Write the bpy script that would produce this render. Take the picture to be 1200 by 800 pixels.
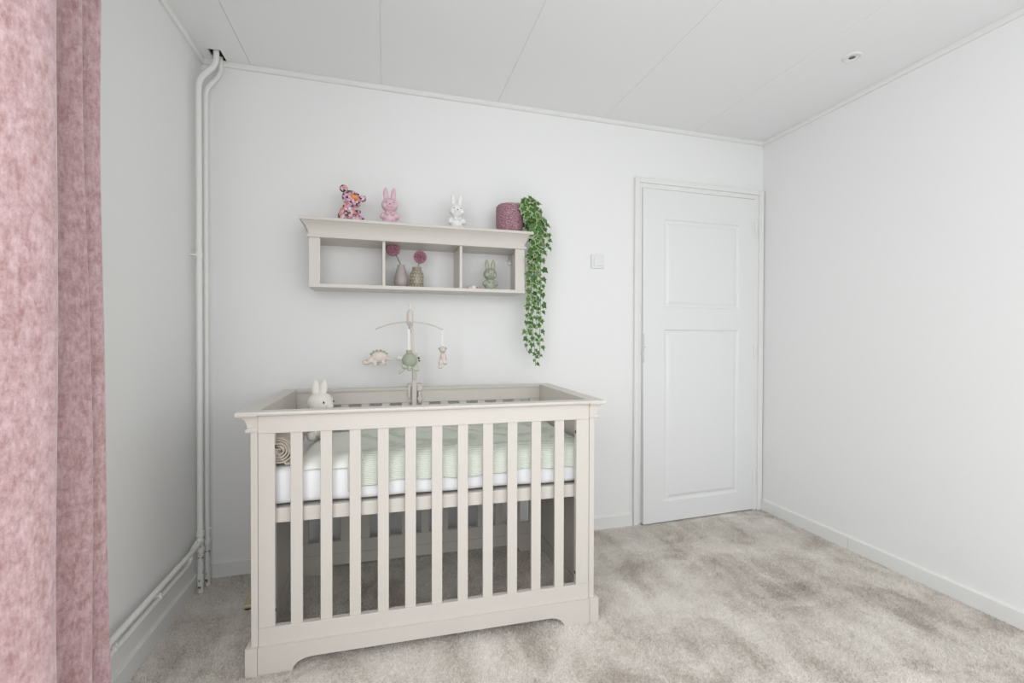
import bpy, bmesh, math, random
import numpy as np
from mathutils import Vector, Matrix
PI = math.pi
random.seed(7); rng = np.random.default_rng(7)
S = bpy.context.scene
for o in list(bpy.data.objects): bpy.data.objects.remove(o)
C = S.collection

# ------------------------------------------------------------------ camera
YAW, PITCH, ROLL, FPX, CAMH = math.radians(15.1), math.radians(-0.6), math.radians(0.15), 545.0, 1.18
F = Vector((math.sin(YAW)*math.cos(PITCH), math.cos(YAW)*math.cos(PITCH), math.sin(PITCH)))
R0 = Vector((math.cos(YAW), -math.sin(YAW), 0)); U0 = R0.cross(F)
RR = R0*math.cos(ROLL) + U0*math.sin(ROLL); UU = RR.cross(F)
cam = bpy.data.cameras.new('camera'); cam.sensor_width = 36; cam.lens = 36*FPX/1200
cam.clip_start = 0.02; cam.clip_end = 60
co = bpy.data.objects.new('camera', cam); C.objects.link(co)
M = Matrix((RR, UU, -F)).transposed().to_4x4(); M.translation = (0, 0, CAMH)
co.matrix_world = M; S.camera = co

# ------------------------------------------------------------------ world, daylight, exposure
S.view_settings.view_transform = 'Standard'; S.view_settings.look = 'None'
S.view_settings.exposure = 0.0; S.view_settings.gamma = 1; S.view_settings.use_curve_mapping = False
w = bpy.data.worlds.new('world'); S.world = w; w.use_nodes = True
w.node_tree.nodes['Background'].inputs[0].default_value = (0.75, 0.87, 1.0, 1)
w.node_tree.nodes['Background'].inputs[1].default_value = 1.0

def area(name, loc, rot, sx, sy, power, col):
    l = bpy.data.lights.new(name, 'AREA'); l.shape = 'RECTANGLE'; l.size = sx; l.size_y = sy
    l.energy = power; l.color = col
    o = bpy.data.objects.new(name, l); o.location = loc; o.rotation_euler = rot; C.objects.link(o); return o
# daylight arriving through the two windows of the room
area('daylight_side_window', (-0.93, 0.0, 1.55), (0, -PI/2+math.radians(35), 0), 1.5, 1.8, 34, (0.985, 0.985, 0.985))
area('daylight_rear_window', (0.65, -1.20, 1.5), (PI/2-math.radians(28), 0, 0), 2.9, 1.7, 37.5, (1.0, 0.98, 0.955))

# ------------------------------------------------------------------ materials
def mat(name, col, rough=0.5, **kw):
    m = bpy.data.materials.new(name); m.use_nodes = True
    b = m.node_tree.nodes['Principled BSDF']
    b.inputs['Base Color'].default_value = (*col, 1); b.inputs['Roughness'].default_value = rough
    for k, v in kw.items():
        b.inputs[k.replace('_', ' ')].default_value = v
    return m
def nd(m, t, **kw):
    n = m.node_tree.nodes.new(t)
    for k, v in kw.items():
        if k in n.inputs: n.inputs[k].default_value = v
        else: setattr(n, k, v)
    return n
def lk(m, a, b): m.node_tree.links.new(a, b)
def bsdf(m): return m.node_tree.nodes['Principled BSDF']
def coords(m, kind='Object', scale=(1, 1, 1), rot=(0, 0, 0)):
    t = nd(m, 'ShaderNodeTexCoord'); mp = nd(m, 'ShaderNodeMapping')
    mp.inputs['Scale'].default_value = scale; mp.inputs['Rotation'].default_value = rot
    lk(m, t.outputs[kind], mp.inputs['Vector']); return mp.outputs['Vector']
def add_bump(m, scale=200, strength=0.2, dist=0.002, vec=None, detail=4):
    n = nd(m, 'ShaderNodeTexNoise', Scale=scale, Detail=detail)
    if vec is not None: lk(m, vec, n.inputs['Vector'])
    else: lk(m, coords(m), n.inputs['Vector'])
    b = nd(m, 'ShaderNodeBump', Strength=strength, Distance=dist)
    lk(m, n.outputs['Fac'], b.inputs['Height']); lk(m, b.outputs['Normal'], bsdf(m).inputs['Normal']); return n, b
def mix_noise(m, c1, c2, scale, vec=None, p0=0.35, p1=0.65, detail=4):
    n = nd(m, 'ShaderNodeTexNoise', Scale=scale, Detail=detail)
    lk(m, vec if vec is not None else coords(m), n.inputs['Vector'])
    r = nd(m, 'ShaderNodeValToRGB')
    r.color_ramp.elements[0].position = p0; r.color_ramp.elements[1].position = p1
    r.color_ramp.elements[0].color = (*c1, 1); r.color_ramp.elements[1].color = (*c2, 1)
    lk(m, n.outputs['Fac'], r.inputs['Fac']); lk(m, r.outputs['Color'], bsdf(m).inputs['Base Color']); return r

WALLM = mat('wall_paint', (0.85, 0.85, 0.84), 0.75); add_bump(WALLM, 260, 0.12, 0.0012)
CEILM = mat('ceiling_board', (0.87, 0.875, 0.87), 0.45); add_bump(CEILM, 300, 0.05, 0.001)
VOIDM = mat('painted_void_shade', (0.01, 0.01, 0.01), 0.9)  # darkness inside the ceiling pipe hole, put into the slab's colour
TRIMM = mat('white_trim_paint', (0.82, 0.82, 0.80), 0.35)
DOORM = mat('white_door_paint', (0.81, 0.815, 0.81), 0.35)
PIPEM = mat('white_pipe_enamel', (0.82, 0.82, 0.79), 0.4); add_bump(PIPEM, 120, 0.25, 0.002)
PIPEW = mat('chipped_pipe_enamel', (0.7, 0.7, 0.68), 0.5); mix_noise(PIPEW, (0.12, 0.09, 0.07), (0.74, 0.74, 0.71), 45, None, 0.36, 0.42)
CRIBM = mat('warm_grey_lacquer', (0.64, 0.60, 0.55), 0.36); add_bump(CRIBM, 60, 0.04, 0.001)
BLACKM = mat('black_plastic', (0.01, 0.01, 0.01), 0.5)
METALM = mat('brushed_metal', (0.75, 0.75, 0.74), 0.35, Metallic=1.0)
SWM = mat('white_plastic', (0.80, 0.80, 0.79), 0.3)

def pos_vec(m, scale=(1, 1, 1), rot=(0, 0, 0)):
    g = nd(m, 'ShaderNodeNewGeometry'); mp = nd(m, 'ShaderNodeMapping')
    mp.inputs['Scale'].default_value = scale; mp.inputs['Rotation'].default_value = rot
    lk(m, g.outputs['Position'], mp.inputs['Vector']); return mp.outputs['Vector']
def carpet_mat(name, dark=1.0):
    m = mat(name, (0.4, 0.37, 0.34), 0.95)
    # brushed nap: broad patches, long streaks and fine fleck
    a = nd(m, 'ShaderNodeTexNoise', Scale=2.6, Detail=7, Roughness=0.66, Distortion=0.8); lk(m, pos_vec(m), a.inputs['Vector'])
    b = nd(m, 'ShaderNodeTexNoise', Scale=3.0, Detail=4, Distortion=0.4); lk(m, pos_vec(m, (2.2, 0.5, 1), (0, 0, 0.35)), b.inputs['Vector'])
    c = nd(m, 'ShaderNodeTexNoise', Scale=330, Detail=2); lk(m, pos_vec(m), c.inputs['Vector'])
    d = nd(m, 'ShaderNodeTexNoise', Scale=90, Detail=2); lk(m, pos_vec(m), d.inputs['Vector'])
    def ma(op, x, y):
        n = nd(m, 'ShaderNodeMath', operation=op)
        for i, q in enumerate((x, y)):
            if isinstance(q, (int, float)): n.inputs[i].default_value = q
            else: lk(m, q, n.inputs[i])
        return n.outputs[0]
    s = ma('ADD', ma('MULTIPLY', a.outputs['Fac'], 0.72), ma('MULTIPLY', b.outputs['Fac'], 0.28))
    s = ma('ADD', s, ma('MULTIPLY', ma('SUBTRACT', c.outputs['Fac'], 0.5), 0.42))
    s = ma('ADD', s, ma('MULTIPLY', ma('SUBTRACT', d.outputs['Fac'], 0.5), 0.26))
    r = nd(m, 'ShaderNodeValToRGB'); e = r.color_ramp.elements
    e[0].position = 0.36; e[0].color = (0.47*dark, 0.42*dark, 0.37*dark, 1)
    e[1].position = 0.66; e[1].color = (0.88*dark, 0.84*dark, 0.79*dark, 1)
    n = r.color_ramp.elements.new(0.49); n.color = (0.735*dark, 0.685*dark, 0.63*dark, 1)
    lk(m, s, r.inputs['Fac']); lk(m, r.outputs['Color'], bsdf(m).inputs['Base Color'])
    bp = nd(m, 'ShaderNodeBump', Strength=0.6, Distance=0.006); lk(m, c.outputs['Fac'], bp.inputs['Height'])
    lk(m, bp.outputs['Normal'], bsdf(m).inputs['Normal']); return m
CARPETM = carpet_mat('carpet_backing'); PILEM = carpet_mat('carpet_pile', 1.08)

# ------------------------------------------------------------------ builders
class Fr:                       # frame of a thing: world matrix of the plane it is built on
    def __init__(s, m): s.m = m
WORLD = Matrix.Identity(4)
K = 0.0225; WALLY = 2.585; WROT = math.atan(K)
BACK = Matrix.Translation((0, WALLY, 0)) @ Matrix.Rotation(WROT, 4, 'Z')   # local x along back wall, -y into the room
def bkw(x, off, z): return BACK @ Vector((x, -off, z))

def thing(name, label, cat, base, frame=WORLD, group=None):
    o = bpy.data.objects.new(name, None); o.empty_display_size = 0.05; C.objects.link(o)
    o.matrix_world = frame @ Matrix.Translation(base)
    o['_b'] = list(base); o['label'] = label; o['category'] = cat
    if group: o['group'] = group
    return o
def obj(name, bm, m, parent=None, frame=WORLD, base=None, smooth=None, remesh=None):
    me = bpy.data.meshes.new(name)
    if parent is not None and '_b' in parent: base = Vector(parent['_b'])
    if base is None: base = Vector((0, 0, 0))
    bmesh.ops.translate(bm, verts=bm.verts, vec=-Vector(base))
    bmesh.ops.recalc_face_normals(bm, faces=bm.faces)
    bm.to_mesh(me); bm.free()
    for mm in (m if isinstance(m, (list, tuple)) else [m]): me.materials.append(mm)
    o = bpy.data.objects.new(name, me); C.objects.link(o)
    if parent is not None:
        o.parent = parent; o['_b'] = list(base)
    else: o.matrix_world = frame @ Matrix.Translation(base); o['_b'] = list(base)
    if smooth is None: smooth = False
    if smooth is True: me.shade_smooth()
    elif smooth: me.shade_smooth(); me.set_sharp_from_angle(angle=math.radians(smooth))
    if remesh:
        md = o.modifiers.new('remesh', 'REMESH'); md.mode = 'VOXEL'; md.voxel_size = remesh; md.use_smooth_shade = True
        sm = o.modifiers.new('smooth', 'SMOOTH'); sm.factor = 0.6; sm.iterations = 4
    return o
def tag(o, label, cat, group=None):
    o['label'] = label; o['category'] = cat
    if group: o['group'] = group
    return o
def struct(o): o['kind'] = 'structure'; return o
def NB(): return bmesh.new()
def box(bm, x0, x1, y0, y1, z0, z1, bev=0.0):
    vs = [bm.verts.new((x, y, z)) for x in (x0, x1) for y in (y0, y1) for z in (z0, z1)]
    fs = [bm.faces.new([vs[i] for i in q]) for q in ((0,1,3,2),(4,6,7,5),(0,4,5,1),(2,3,7,6),(0,2,6,4),(1,5,7,3))]
    if bev:
        es = set(e for f in fs for e in f.edges)
        bmesh.ops.bevel(bm, geom=list(es), offset=bev, segments=2, profile=0.5, affect='EDGES')
    return bm
def Bx(*a): return box(NB(), *a)
def prism(bm, pts, axis, a, b):     # pts: 2D polygon, extruded along axis between a and b
    def P(p, t):
        return {'x': (t, p[0], p[1]), 'y': (p[0], t, p[1]), 'z': (p[0], p[1], t)}[axis]
    v0 = [bm.verts.new(P(p, a)) for p in pts]; v1 = [bm.verts.new(P(p, b)) for p in pts]
    n = len(pts); bm.faces.new(v0); bm.faces.new(v1[::-1])
    for i in range(n): bm.faces.new((v0[i], v0[(i+1) % n], v1[(i+1) % n], v1[i]))
    return bm
def tube(bm, pts, r, n=12, cap=True):
    pts = [Vector(p) for p in pts]; rs = r if isinstance(r, (list, tuple)) else [r]*len(pts)
    rings = []; up = None
    for i, p in enumerate(pts):
        t = (pts[min(i+1, len(pts)-1)] - pts[max(i-1, 0)]).normalized()
        if up is None: up = t.orthogonal().normalized()
        up = (up - t*up.dot(t)).normalized(); s = t.cross(up)
        rings.append([bm.verts.new(p + (up*math.cos(a) + s*math.sin(a))*rs[i]) for a in [2*PI*k/n for k in range(n)]])
    for a, b in zip(rings, rings[1:]):
        for k in range(n): bm.faces.new((a[k], a[(k+1) % n], b[(k+1) % n], b[k]))
    if cap: bm.faces.new(rings[0][::-1]); bm.faces.new(rings[-1])
    return bm
def lathe(bm, prof, c=(0, 0, 0), n=40, rfun=None):   # prof: (r, z)
    rings = []
    for j, (r, z) in enumerate(prof):
        if r < 1e-5: rings.append([bm.verts.new((c[0], c[1], c[2]+z))])
        else: rings.append([bm.verts.new((c[0]+(r if not rfun else rfun(r, j, k))*math.cos(2*PI*k/n), c[1]+(r if not rfun else rfun(r, j, k))*math.sin(2*PI*k/n), c[2]+z)) for k in range(n)])
    for a, b in zip(rings, rings[1:]):
        for k in range(n):
            q = [a[k % len(a)], a[(k+1) % len(a)], b[(k+1) % len(b)], b[k % len(b)]]
            q = list(dict.fromkeys(q))
            if len(q) > 2: bm.faces.new(q)
    for rg, fl in ((rings[0], True), (rings[-1], False)):
        if len(rg) > 2: bm.faces.new(rg[::-1] if fl else rg)
    return bm
def ell(bm, c, r, rot=None, u=20, v=12):
    m = Matrix.Translation(c)
    if rot: m = m @ Matrix.Rotation(rot[1], 4, rot[0])
    if not isinstance(r, (tuple, list)): r = (r, r, r)
    m = m @ Matrix.Diagonal((*r, 1))
    bmesh.ops.create_uvsphere(bm, u_segments=u, v_segments=v, radius=1, matrix=m); return bm
def bend(pts, rad, n=6):            # round the corners of a polyline
    pts = [Vector(p) for p in pts]; out = [pts[0]]
    for i in range(1, len(pts)-1):
        a = (pts[i-1]-pts[i]); b = (pts[i+1]-pts[i]); d = min(rad, a.length*.49, b.length*.49)
        p0 = pts[i]+a.normalized()*d; p1 = pts[i]+b.normalized()*d
        for k in range(n+1):
            t = k/n; out.append(p0*(1-t)**2 + pts[i]*2*t*(1-t) + p1*t*t)
    return out + [pts[-1]]

# ------------------------------------------------------------------ room shell
XL, XR, YR, HC = -0.86, 2.49, -1.12, 2.509
TOP = 2.6
def by(x): return WALLY + K*x          # y of the back wall face at x
fl = Bx(XL-.1, XR+.1, YR-.1, 2.8, -0.08, 0.0); floor = struct(obj('floor', fl, CARPETM))
bw_ = NB(); DX0, DX1, DZ = 1.545, 2.42, 2.12
for a in ((XL-.1, DX0, 0, TOP), (DX1, XR+.1, 0, TOP), (DX0, DX1, DZ, TOP)): box(bw_, a[0], a[1], 0, .12, a[2], a[3])
box(bw_, DX0, DX1, .06, .12, 0, DZ)
wall_back = struct(obj('wall_back', bw_, WALLM, frame=BACK))
# left wall with its window opening (the window lies beyond the frame)
lw = NB(); W0, W1, Z0, Z1 = -0.95, 0.95, 0.08, 2.30
for a in ((YR-.1, W0, 0, TOP), (W1, by(XL)+.02, 0, TOP), (W0, W1, 0, Z0), (W0, W1, Z1, TOP)): box(lw, XL-.1, XL, a[0], a[1], a[2], a[3])
struct(obj('wall_left', lw, WALLM))
struct(obj('wall_right', Bx(XR, XR+.1, YR-.1, by(XR)+.02, 0, TOP), WALLM))
rw = NB(); V0, V1 = -0.80, 2.10
for a in ((XL, V0, 0, TOP), (V1, XR, 0, TOP), (V0, V1, 0, Z0), (V0, V1, Z1, TOP)): box(rw, a[0], a[1], YR-.1, YR, a[2], a[3])
struct(obj('wall_front', rw, WALLM))
def window(name, x0, x1, z0, z1, along, pos):
    f = NB(); t = .05
    def b(bm, a0, a1, c0, c1, d=.05):
        if along == 'y': box(bm, pos-.03, pos+.03, a0, a1, c0, c1, .004)
        else: box(bm, a0, a1, pos-.03, pos+.03, c0, c1, .004)
    b(f, x0, x1, z0, z0+t); b(f, x0, x1, z1-t, z1); b(f, x0, x0+t, z0+t, z1-t); b(f, x1-t, x1, z0+t, z1-t); b(f, (x0+x1)/2-.025, (x0+x1)/2+.025, z0+t, z1-t)
    return struct(obj(name, f, TRIMM))
window('window_1', W0, W1, Z0, Z1, 'y', XL-.035)
window('window_2', V0, V1, Z0, Z1, 'x', YR-.035)

ceil = struct(obj('ceiling', Bx(XL-.1, XR+.1, YR-.1, 2.8, HC+.012, HC+.08), VOIDM))
seams = [XL, -0.644, -0.027, 0.609, 1.279, 1.925, XR]
for i, (a, b) in enumerate(zip(seams, seams[1:])):
    q = NB()
    if i == 0:
        hx0, hx1, hy0, hy1 = -0.803, -0.747, 2.460, 2.5655
        box(q, a, b, YR, hy0, HC, HC+.012); box(q, a, hx0, hy0, by(a), HC, HC+.012); box(q, hx1, b, hy0, by(a), HC, HC+.012)
    else:
        e = .003; y1a, y1b = by(a), by(b)
        for (u0, u1, zz0, zz1) in ((a+e, b-e, HC, HC+.012),):
            pts = [(a, YR), (b, YR), (b, y1b), (a, y1a)]
            lo = [(a+e, YR), (b-e, YR), (b-e, y1b), (a+e, y1a)]
            vt = [q.verts.new((x, y, HC+.012)) for x, y in pts]; vm = [q.verts.new((x, y, HC+.0035)) for x, y in pts]; vl = [q.verts.new((x, y, HC)) for x, y in lo]
            for A_, B_ in ((vt, vm), (vm, vl)):
                for k in range(4): q.faces.new((A_[k], A_[(k+1) % 4], B_[(k+1) % 4], B_[k]))
            q.faces.new(vl); q.faces.new(vt)
    obj('ceiling_panel', q, CEILM, ceil)

# trims and baseboards
ct = NB(); prism(ct, [(0, HC-.023), (-.012, HC-.023), (-.020, HC-.015), (-.020, HC-.0005), (0, HC-.0005)], 'x', XL+.005, XR-.005)
t1 = struct(obj('trim_1', ct, TRIMM, frame=BACK))
ct = NB(); prism(ct, [(XR, HC-.023), (XR-.012, HC-.023), (XR-.020, HC-.015), (XR-.020, HC-.0005), (XR, HC-.0005)], 'y', YR, by(XR)-.01)
struct(obj('trim_2', ct, TRIMM))
ct = NB(); prism(ct, [(XL, HC-.023), (XL+.012, HC-.023), (XL+.020, HC-.015), (XL+.020, HC-.0005), (XL, HC-.0005)], 'y', YR, by(XL)-.01)
struct(obj('trim_3', ct, TRIMM))
def bbprof(s, x): return [(x, 0), (x+.013*s, 0), (x+.013*s, .069), (x+.010*s, .0735), (x, .0745)]
b = NB(); prism(b, bbprof(-1, 0), 'x', XL+.012, 1.490); struct(obj('baseboard_back', b, TRIMM, frame=BACK))
b = NB(); prism(b, bbprof(1, XL), 'y', YR, by(XL)-.002); struct(obj('baseboard_left', b, TRIMM))
b = NB(); prism(b, bbprof(-1, XR), 'y', 2.0005, by(XR)-.026); base_r = struct(obj('baseboard_right', b, TRIMM))
b = NB(); prism(b, bbprof(-1, XR), 'y', YR, 1.9985); struct(obj('baseboard_right', b, TRIMM))

# carpet pile: short tufts in one mesh
def pile():
    N = 420000
    x = rng.uniform(XL+.014, XR-.014, N); y = rng.uniform(.55, 2.58, N)
    # keep what the lens can see, thin out nothing nearby
    d = y*math.cos(YAW)+x*math.sin(YAW); l = x*math.cos(YAW)-y*math.sin(YAW)
    k = (np.abs(l) < 1.18*d+.05) & (d > .95) & (y < WALLY+K*x-.016)
    x, y = x[k], y[k]; n = len(x)
    nap = np.sin(x*3.1+1.3*np.sin(y*2.3))*1.2 + np.cos(y*4.1+x)*.8
    ang = nap + rng.normal(0, .7, n); lean = rng.uniform(.0012, .0045, n)
    h = rng.uniform(.004, .0075, n); wd = rng.uniform(.0011, .0019, n); fa = rng.uniform(0, PI, n)
    co_ = np.empty((n, 3, 3), np.float32)
    co_[:, 0] = np.stack([x-wd*np.cos(fa), y-wd*np.sin(fa), np.zeros(n)], 1)
    co_[:, 1] = np.stack([x+wd*np.cos(fa), y+wd*np.sin(fa), np.zeros(n)], 1)
    co_[:, 2] = np.stack([x+lean*np.cos(ang), y+lean*np.sin(ang), h], 1)
    me = bpy.data.meshes.new('carpet_pile'); me.vertices.add(n*3); me.vertices.foreach_set('co', co_.ravel())
    me.loops.add(n*3); me.loops.foreach_set('vertex_index', np.arange(n*3, dtype=np.int32))
    me.polygons.add(n); me.polygons.foreach_set('loop_start', np.arange(0, n*3, 3, dtype=np.int32))
    me.update(calc_edges=True); me.materials.append(PILEM)
    o = bpy.data.objects.new('carpet_pile', me); C.objects.link(o); o.parent = floor; o['kind'] = 'stuff'
pile()

# ------------------------------------------------------------------ door
fr = NB()
box(fr, 1.493, 1.522, -.022, 0, 0, 2.175, .003); box(fr, 2.447, XR-.006, -.022, 0, 0, 2.175, .003); box(fr, 1.522, 2.447, -.022, 0, 2.145, 2.175, .003)
box(fr, 1.5215, 1.5475, -.010, .055, 0, 2.146, .002); box(fr, 2.4175, 2.4475, -.010, .055, 0, 2.146, .002); box(fr, 1.5475, 2.4175, -.010, .055, 2.116, 2.146, .002)
struct(obj('trim_4', fr, TRIMM, frame=BACK))
LX0, LX1, LZ0, LZ1 = 1.549, 2.416, .008, 2.113
def warp(bm):                   # the leaf stands slightly open, more at its foot than at its head
    for v in bm.verts:
        s = (LX1-v.co.x)/(LX1-LX0); t = 1-v.co.z/LZ1
        v.co.y -= s*(.003+.026*t)
    return bm
def leaf_mesh():
    bm = NB(); yf, yb = -.012, .028
    xs = sorted([LX0, LX1, 1.703, 2.286]); zs = [LZ0, .136, 1.227, 1.367, 1.929, LZ1]
    pan = [(1.703, 2.286, .136, 1.227), (1.703, 2.286, 1.367, 1.929)]
    g = {}
    def V(x, y, z):
        k = (round(x, 5), round(y, 5), round(z, 5))
        if k not in g: g[k] = bm.verts.new((x, y, z))
        return g[k]
    def quad(*p): bm.faces.new([V(*q) for q in p])
    for i in range(3):
        for j in range(5):
            x0, x1, z0, z1 = xs[i], xs[i+1], zs[j], zs[j+1]
            if i == 1 and j in (1, 3):
                prof = [(0, 0), (.006, .007), (.014, .009), (.022, .009), (.034, .003), (.042, .002)]
                for (a, da), (b, db) in zip(prof, prof[1:]):
                    A = [(x0+a, yf+da, z0+a), (x1-a, yf+da, z0+a), (x1-a, yf+da, z1-a), (x0+a, yf+da, z1-a)]
                    Bq = [(x0+b, yf+db, z0+b), (x1-b, yf+db, z0+b), (x1-b, yf+db, z1-b), (x0+b, yf+db, z1-b)]
                    for k in range(4): quad(A[k], A[(k+1) % 4], Bq[(k+1) % 4], Bq[k])
                quad(*Bq)
            else: quad((x0, yf, z0), (x1, yf, z0), (x1, yf, z1), (x0, yf, z1))
    quad((LX0, yb, LZ0), (LX1, yb, LZ0), (LX1, yb, LZ1), (LX0, yb, LZ1))
    bot = [V(x, yf, LZ0) for x in xs]; bm.faces.new(bot + [V(LX1, yb, LZ0), V(LX0, yb, LZ0)])
    bm.faces.new([V(x, yf, LZ1) for x in xs] + [V(LX1, yb, LZ1), V(LX0, yb, LZ1)])
    bm.faces.new([V(LX0, yf, z) for z in zs] + [V(LX0, yb, LZ1), V(LX0, yb, LZ0)])
    bm.faces.new([V(LX1, yf, z) for z in zs] + [V(LX1, yb, LZ1), V(LX1, yb, LZ0)])
    return warp(bm)
door = struct(obj('door_1', leaf_mesh(), DOORM, frame=BACK, base=(LX1, 0, 0)))
for z0, z1 in ((1.870, 1.950), (1.045, 1.120), (.192, .273)):
    h = NB(); tube(h, [(2.4185, -.018, z0), (2.4185, -.018, z1)], .007, 12)
    for zz in (z0+.026, z0+.052): tube(h, [(2.4185, -.018, zz-.001), (2.4185, -.018, zz+.001)], .0078, 12)
    tube(h, [(2.4185, -.018, z1), (2.4185, -.018, z1+.004)], [.006, .003], 12)
    box(h, 2.395, 2.4175, -.0145, -.012, z0, z1); obj('hinge', h, TRIMM, door, smooth=35)
lp = NB(); box(lp, LX0-.0015, LX0+.0005, -.022, .006, 1.02, 1.20, .0005); warp(lp); obj('latch_plate', lp, METALM, door)
lb = NB(); box(lb, LX0-.006, LX0-.001, -.017, -.003, 1.065, 1.085, .002); warp(lb); obj('latch_bolt', lb, METALM, door)
lk_ = NB(); tube(lk_, [(1.561, -.0275, 1.118), (1.561, -.0245, 1.118)], .0035, 12); tube(lk_, [(1.561, -.0275, .985), (1.561, -.0245, .985)], .0030, 12)
obj('screw_hole', lk_, mat('filled_screw_hole', (.45, .44, .42), .6), door)

# light switch
sw = thing('light_switch', 'white square light switch on the back wall left of the door', 'light switch', (1.243, 0, 1.595), BACK)
s_ = NB(); box(s_, 1.200, 1.286, -.010, -.0002, 1.597, 1.682, .002); obj('cover_frame', s_, SWM, sw)
s_ = NB(); box(s_, 1.216, 1.270, -.0145, -.009, 1.612, 1.667, .0015); obj('rocker', s_, SWM, sw)

# ceiling spotlight
dl = thing('downlight', 'round recessed ceiling spotlight near the right wall', 'downlight', (2.13, 1.722, HC))
r_ = NB(); lathe(r_, [(.030, -.004), (.033, -.006), (.040, -.004), (.043, -.0002), (.030, -.0002)], (2.13, 1.722, HC)); obj('ring', r_, SWM, dl, smooth=40)
r_ = NB(); lathe(r_, [(.0, -.0015), (.022, -.0015), (.0305, -.004), (.0305, -.0004), (0, -.0004)], (2.13, 1.722, HC)); obj('reflector', r_, mat('grey_reflector', (.35, .35, .35), .3), dl, smooth=40)
r_ = NB(); ell(r_, (2.13, 1.722, HC-.002), (.019, .019, .003)); obj('lens', r_, mat('lamp_lens', (.12, .12, .12), .15), dl, smooth=True)

# ------------------------------------------------------------------ heating pipes
p1x, p1y, p2x, p2y = -.8255, 2.425, -.8185, 2.488
hp = thing('heating_pipe', 'white front riser pipe in the left corner with two pipes running along the wall', 'pipe', (p1x, p1y, 0), WORLD, 'riser pipes in the left corner')
b = NB(); tube(b, bend([(p1x, p1y, .245), (p1x, p1y, 2.345), (-.771, 2.482, 2.455), (-.771, 2.482, 2.522)], .04), .0125, 16); obj('riser', b, PIPEM, hp, smooth=50)
b = NB(); tube(b, [(p1x, p1y, .002), (p1x, p1y, .25)], .0128, 16); obj('riser_foot', b, PIPEW, hp, smooth=50)
b = NB(); tube(b, [(p1x, p1y, .262), (p1x, p1y, .285)], .0165, 16); obj('collar', b, PIPEM, hp, smooth=50)
b = NB(); tube(b, [(p1x, p1y, .192), (p1x, p1y, .210)], .0165, 16); obj('collar', b, PIPEM, hp, smooth=50)
b = NB(); ell(b, (p1x, p1y-.006, .240), (.016, .018, .018)); obj('tee_joint', b, PIPEM, hp, smooth=True)
b = NB(); tube(b, bend([(p1x, p1y-.004, .240), (-.822, 2.37, .232), (-.822, .0, .245)], .03), .0105, 14); obj('branch_pipe', b, PIPEM, hp, smooth=50)
b = NB(); box(b, XL+.0005, p1x, p1y-.008, p1y+.008, 1.545, 1.553); tube(b, [(p1x, p1y, 1.538), (p1x, p1y, 1.560)], .0148, 16); obj('pipe_clip', b, PIPEM, hp, smooth=40)
hq = thing('heating_pipe', 'white rear riser pipe in the left corner behind the front riser', 'pipe', (p2x, p2y, 0), WORLD, 'riser pipes in the left corner')
b = NB(); tube(b, bend([(p2x, p2y, .19), (p2x, p2y, 2.335), (-.772, 2.545, 2.44), (-.772, 2.545, 2.522)], .04), .0105, 16); obj('riser', b, PIPEM, hq, smooth=50)
b = NB(); tube(b, [(p2x, p2y, .002), (p2x, p2y, .2)], .0115, 16); obj('riser_foot', b, PIPEW, hq, smooth=50)
b = NB(); tube(b, bend([(p2x-.018, p2y-.03, .245), (-.826, 2.33, .235), (-.826, 2.30, .192), (-.826, 2.26, .190), (-.826, 0, .200)], .02), .0095, 14); obj('branch_pipe', b, PIPEM, hq, smooth=50)
b = NB(); tube(b, [(p2x, p2y, .205), (p2x, p2y, .222)], .0145, 16); obj('collar', b, PIPEM, hq, smooth=50)
b = NB(); tube(b, [(p2x, p2y, .262), (p2x, p2y, .272)], .0145, 16); tube(b, [(p2x, p2y-.004, .267), (p2x+.024, p2y-.004, .274)], .003, 8); obj('valve', b, PIPEM, hq, smooth=50)
b = NB(); box(b, p2x-.03, p2x, p2y-.006, p2y+.006, 1.535, 1.543); tube(b, [(p2x, p2y, 1.528), (p2x, p2y, 1.550)], .0125, 16); obj('pipe_clip', b, PIPEM, hq, smooth=40)
b = NB(); box(b, XL+.0005, -.833, 1.72, 1.732, .205, .212); tube(b, [(-.826, 1.722, .1975), (-.826, 1.730, .1975)], .0115, 14); ell(b, (-.822, 1.726, .211), .004); obj('pipe_clip', b, PIPEM, hq, smooth=40)
b = NB(); tube(b, [(-.826, 2.02, .1965), (-.826, 2.03, .1965)], .0115, 14); ell(b, (-.822, 2.025, .210), .004); obj('pipe_clip', b, PIPEM, hq, smooth=40)

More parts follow.
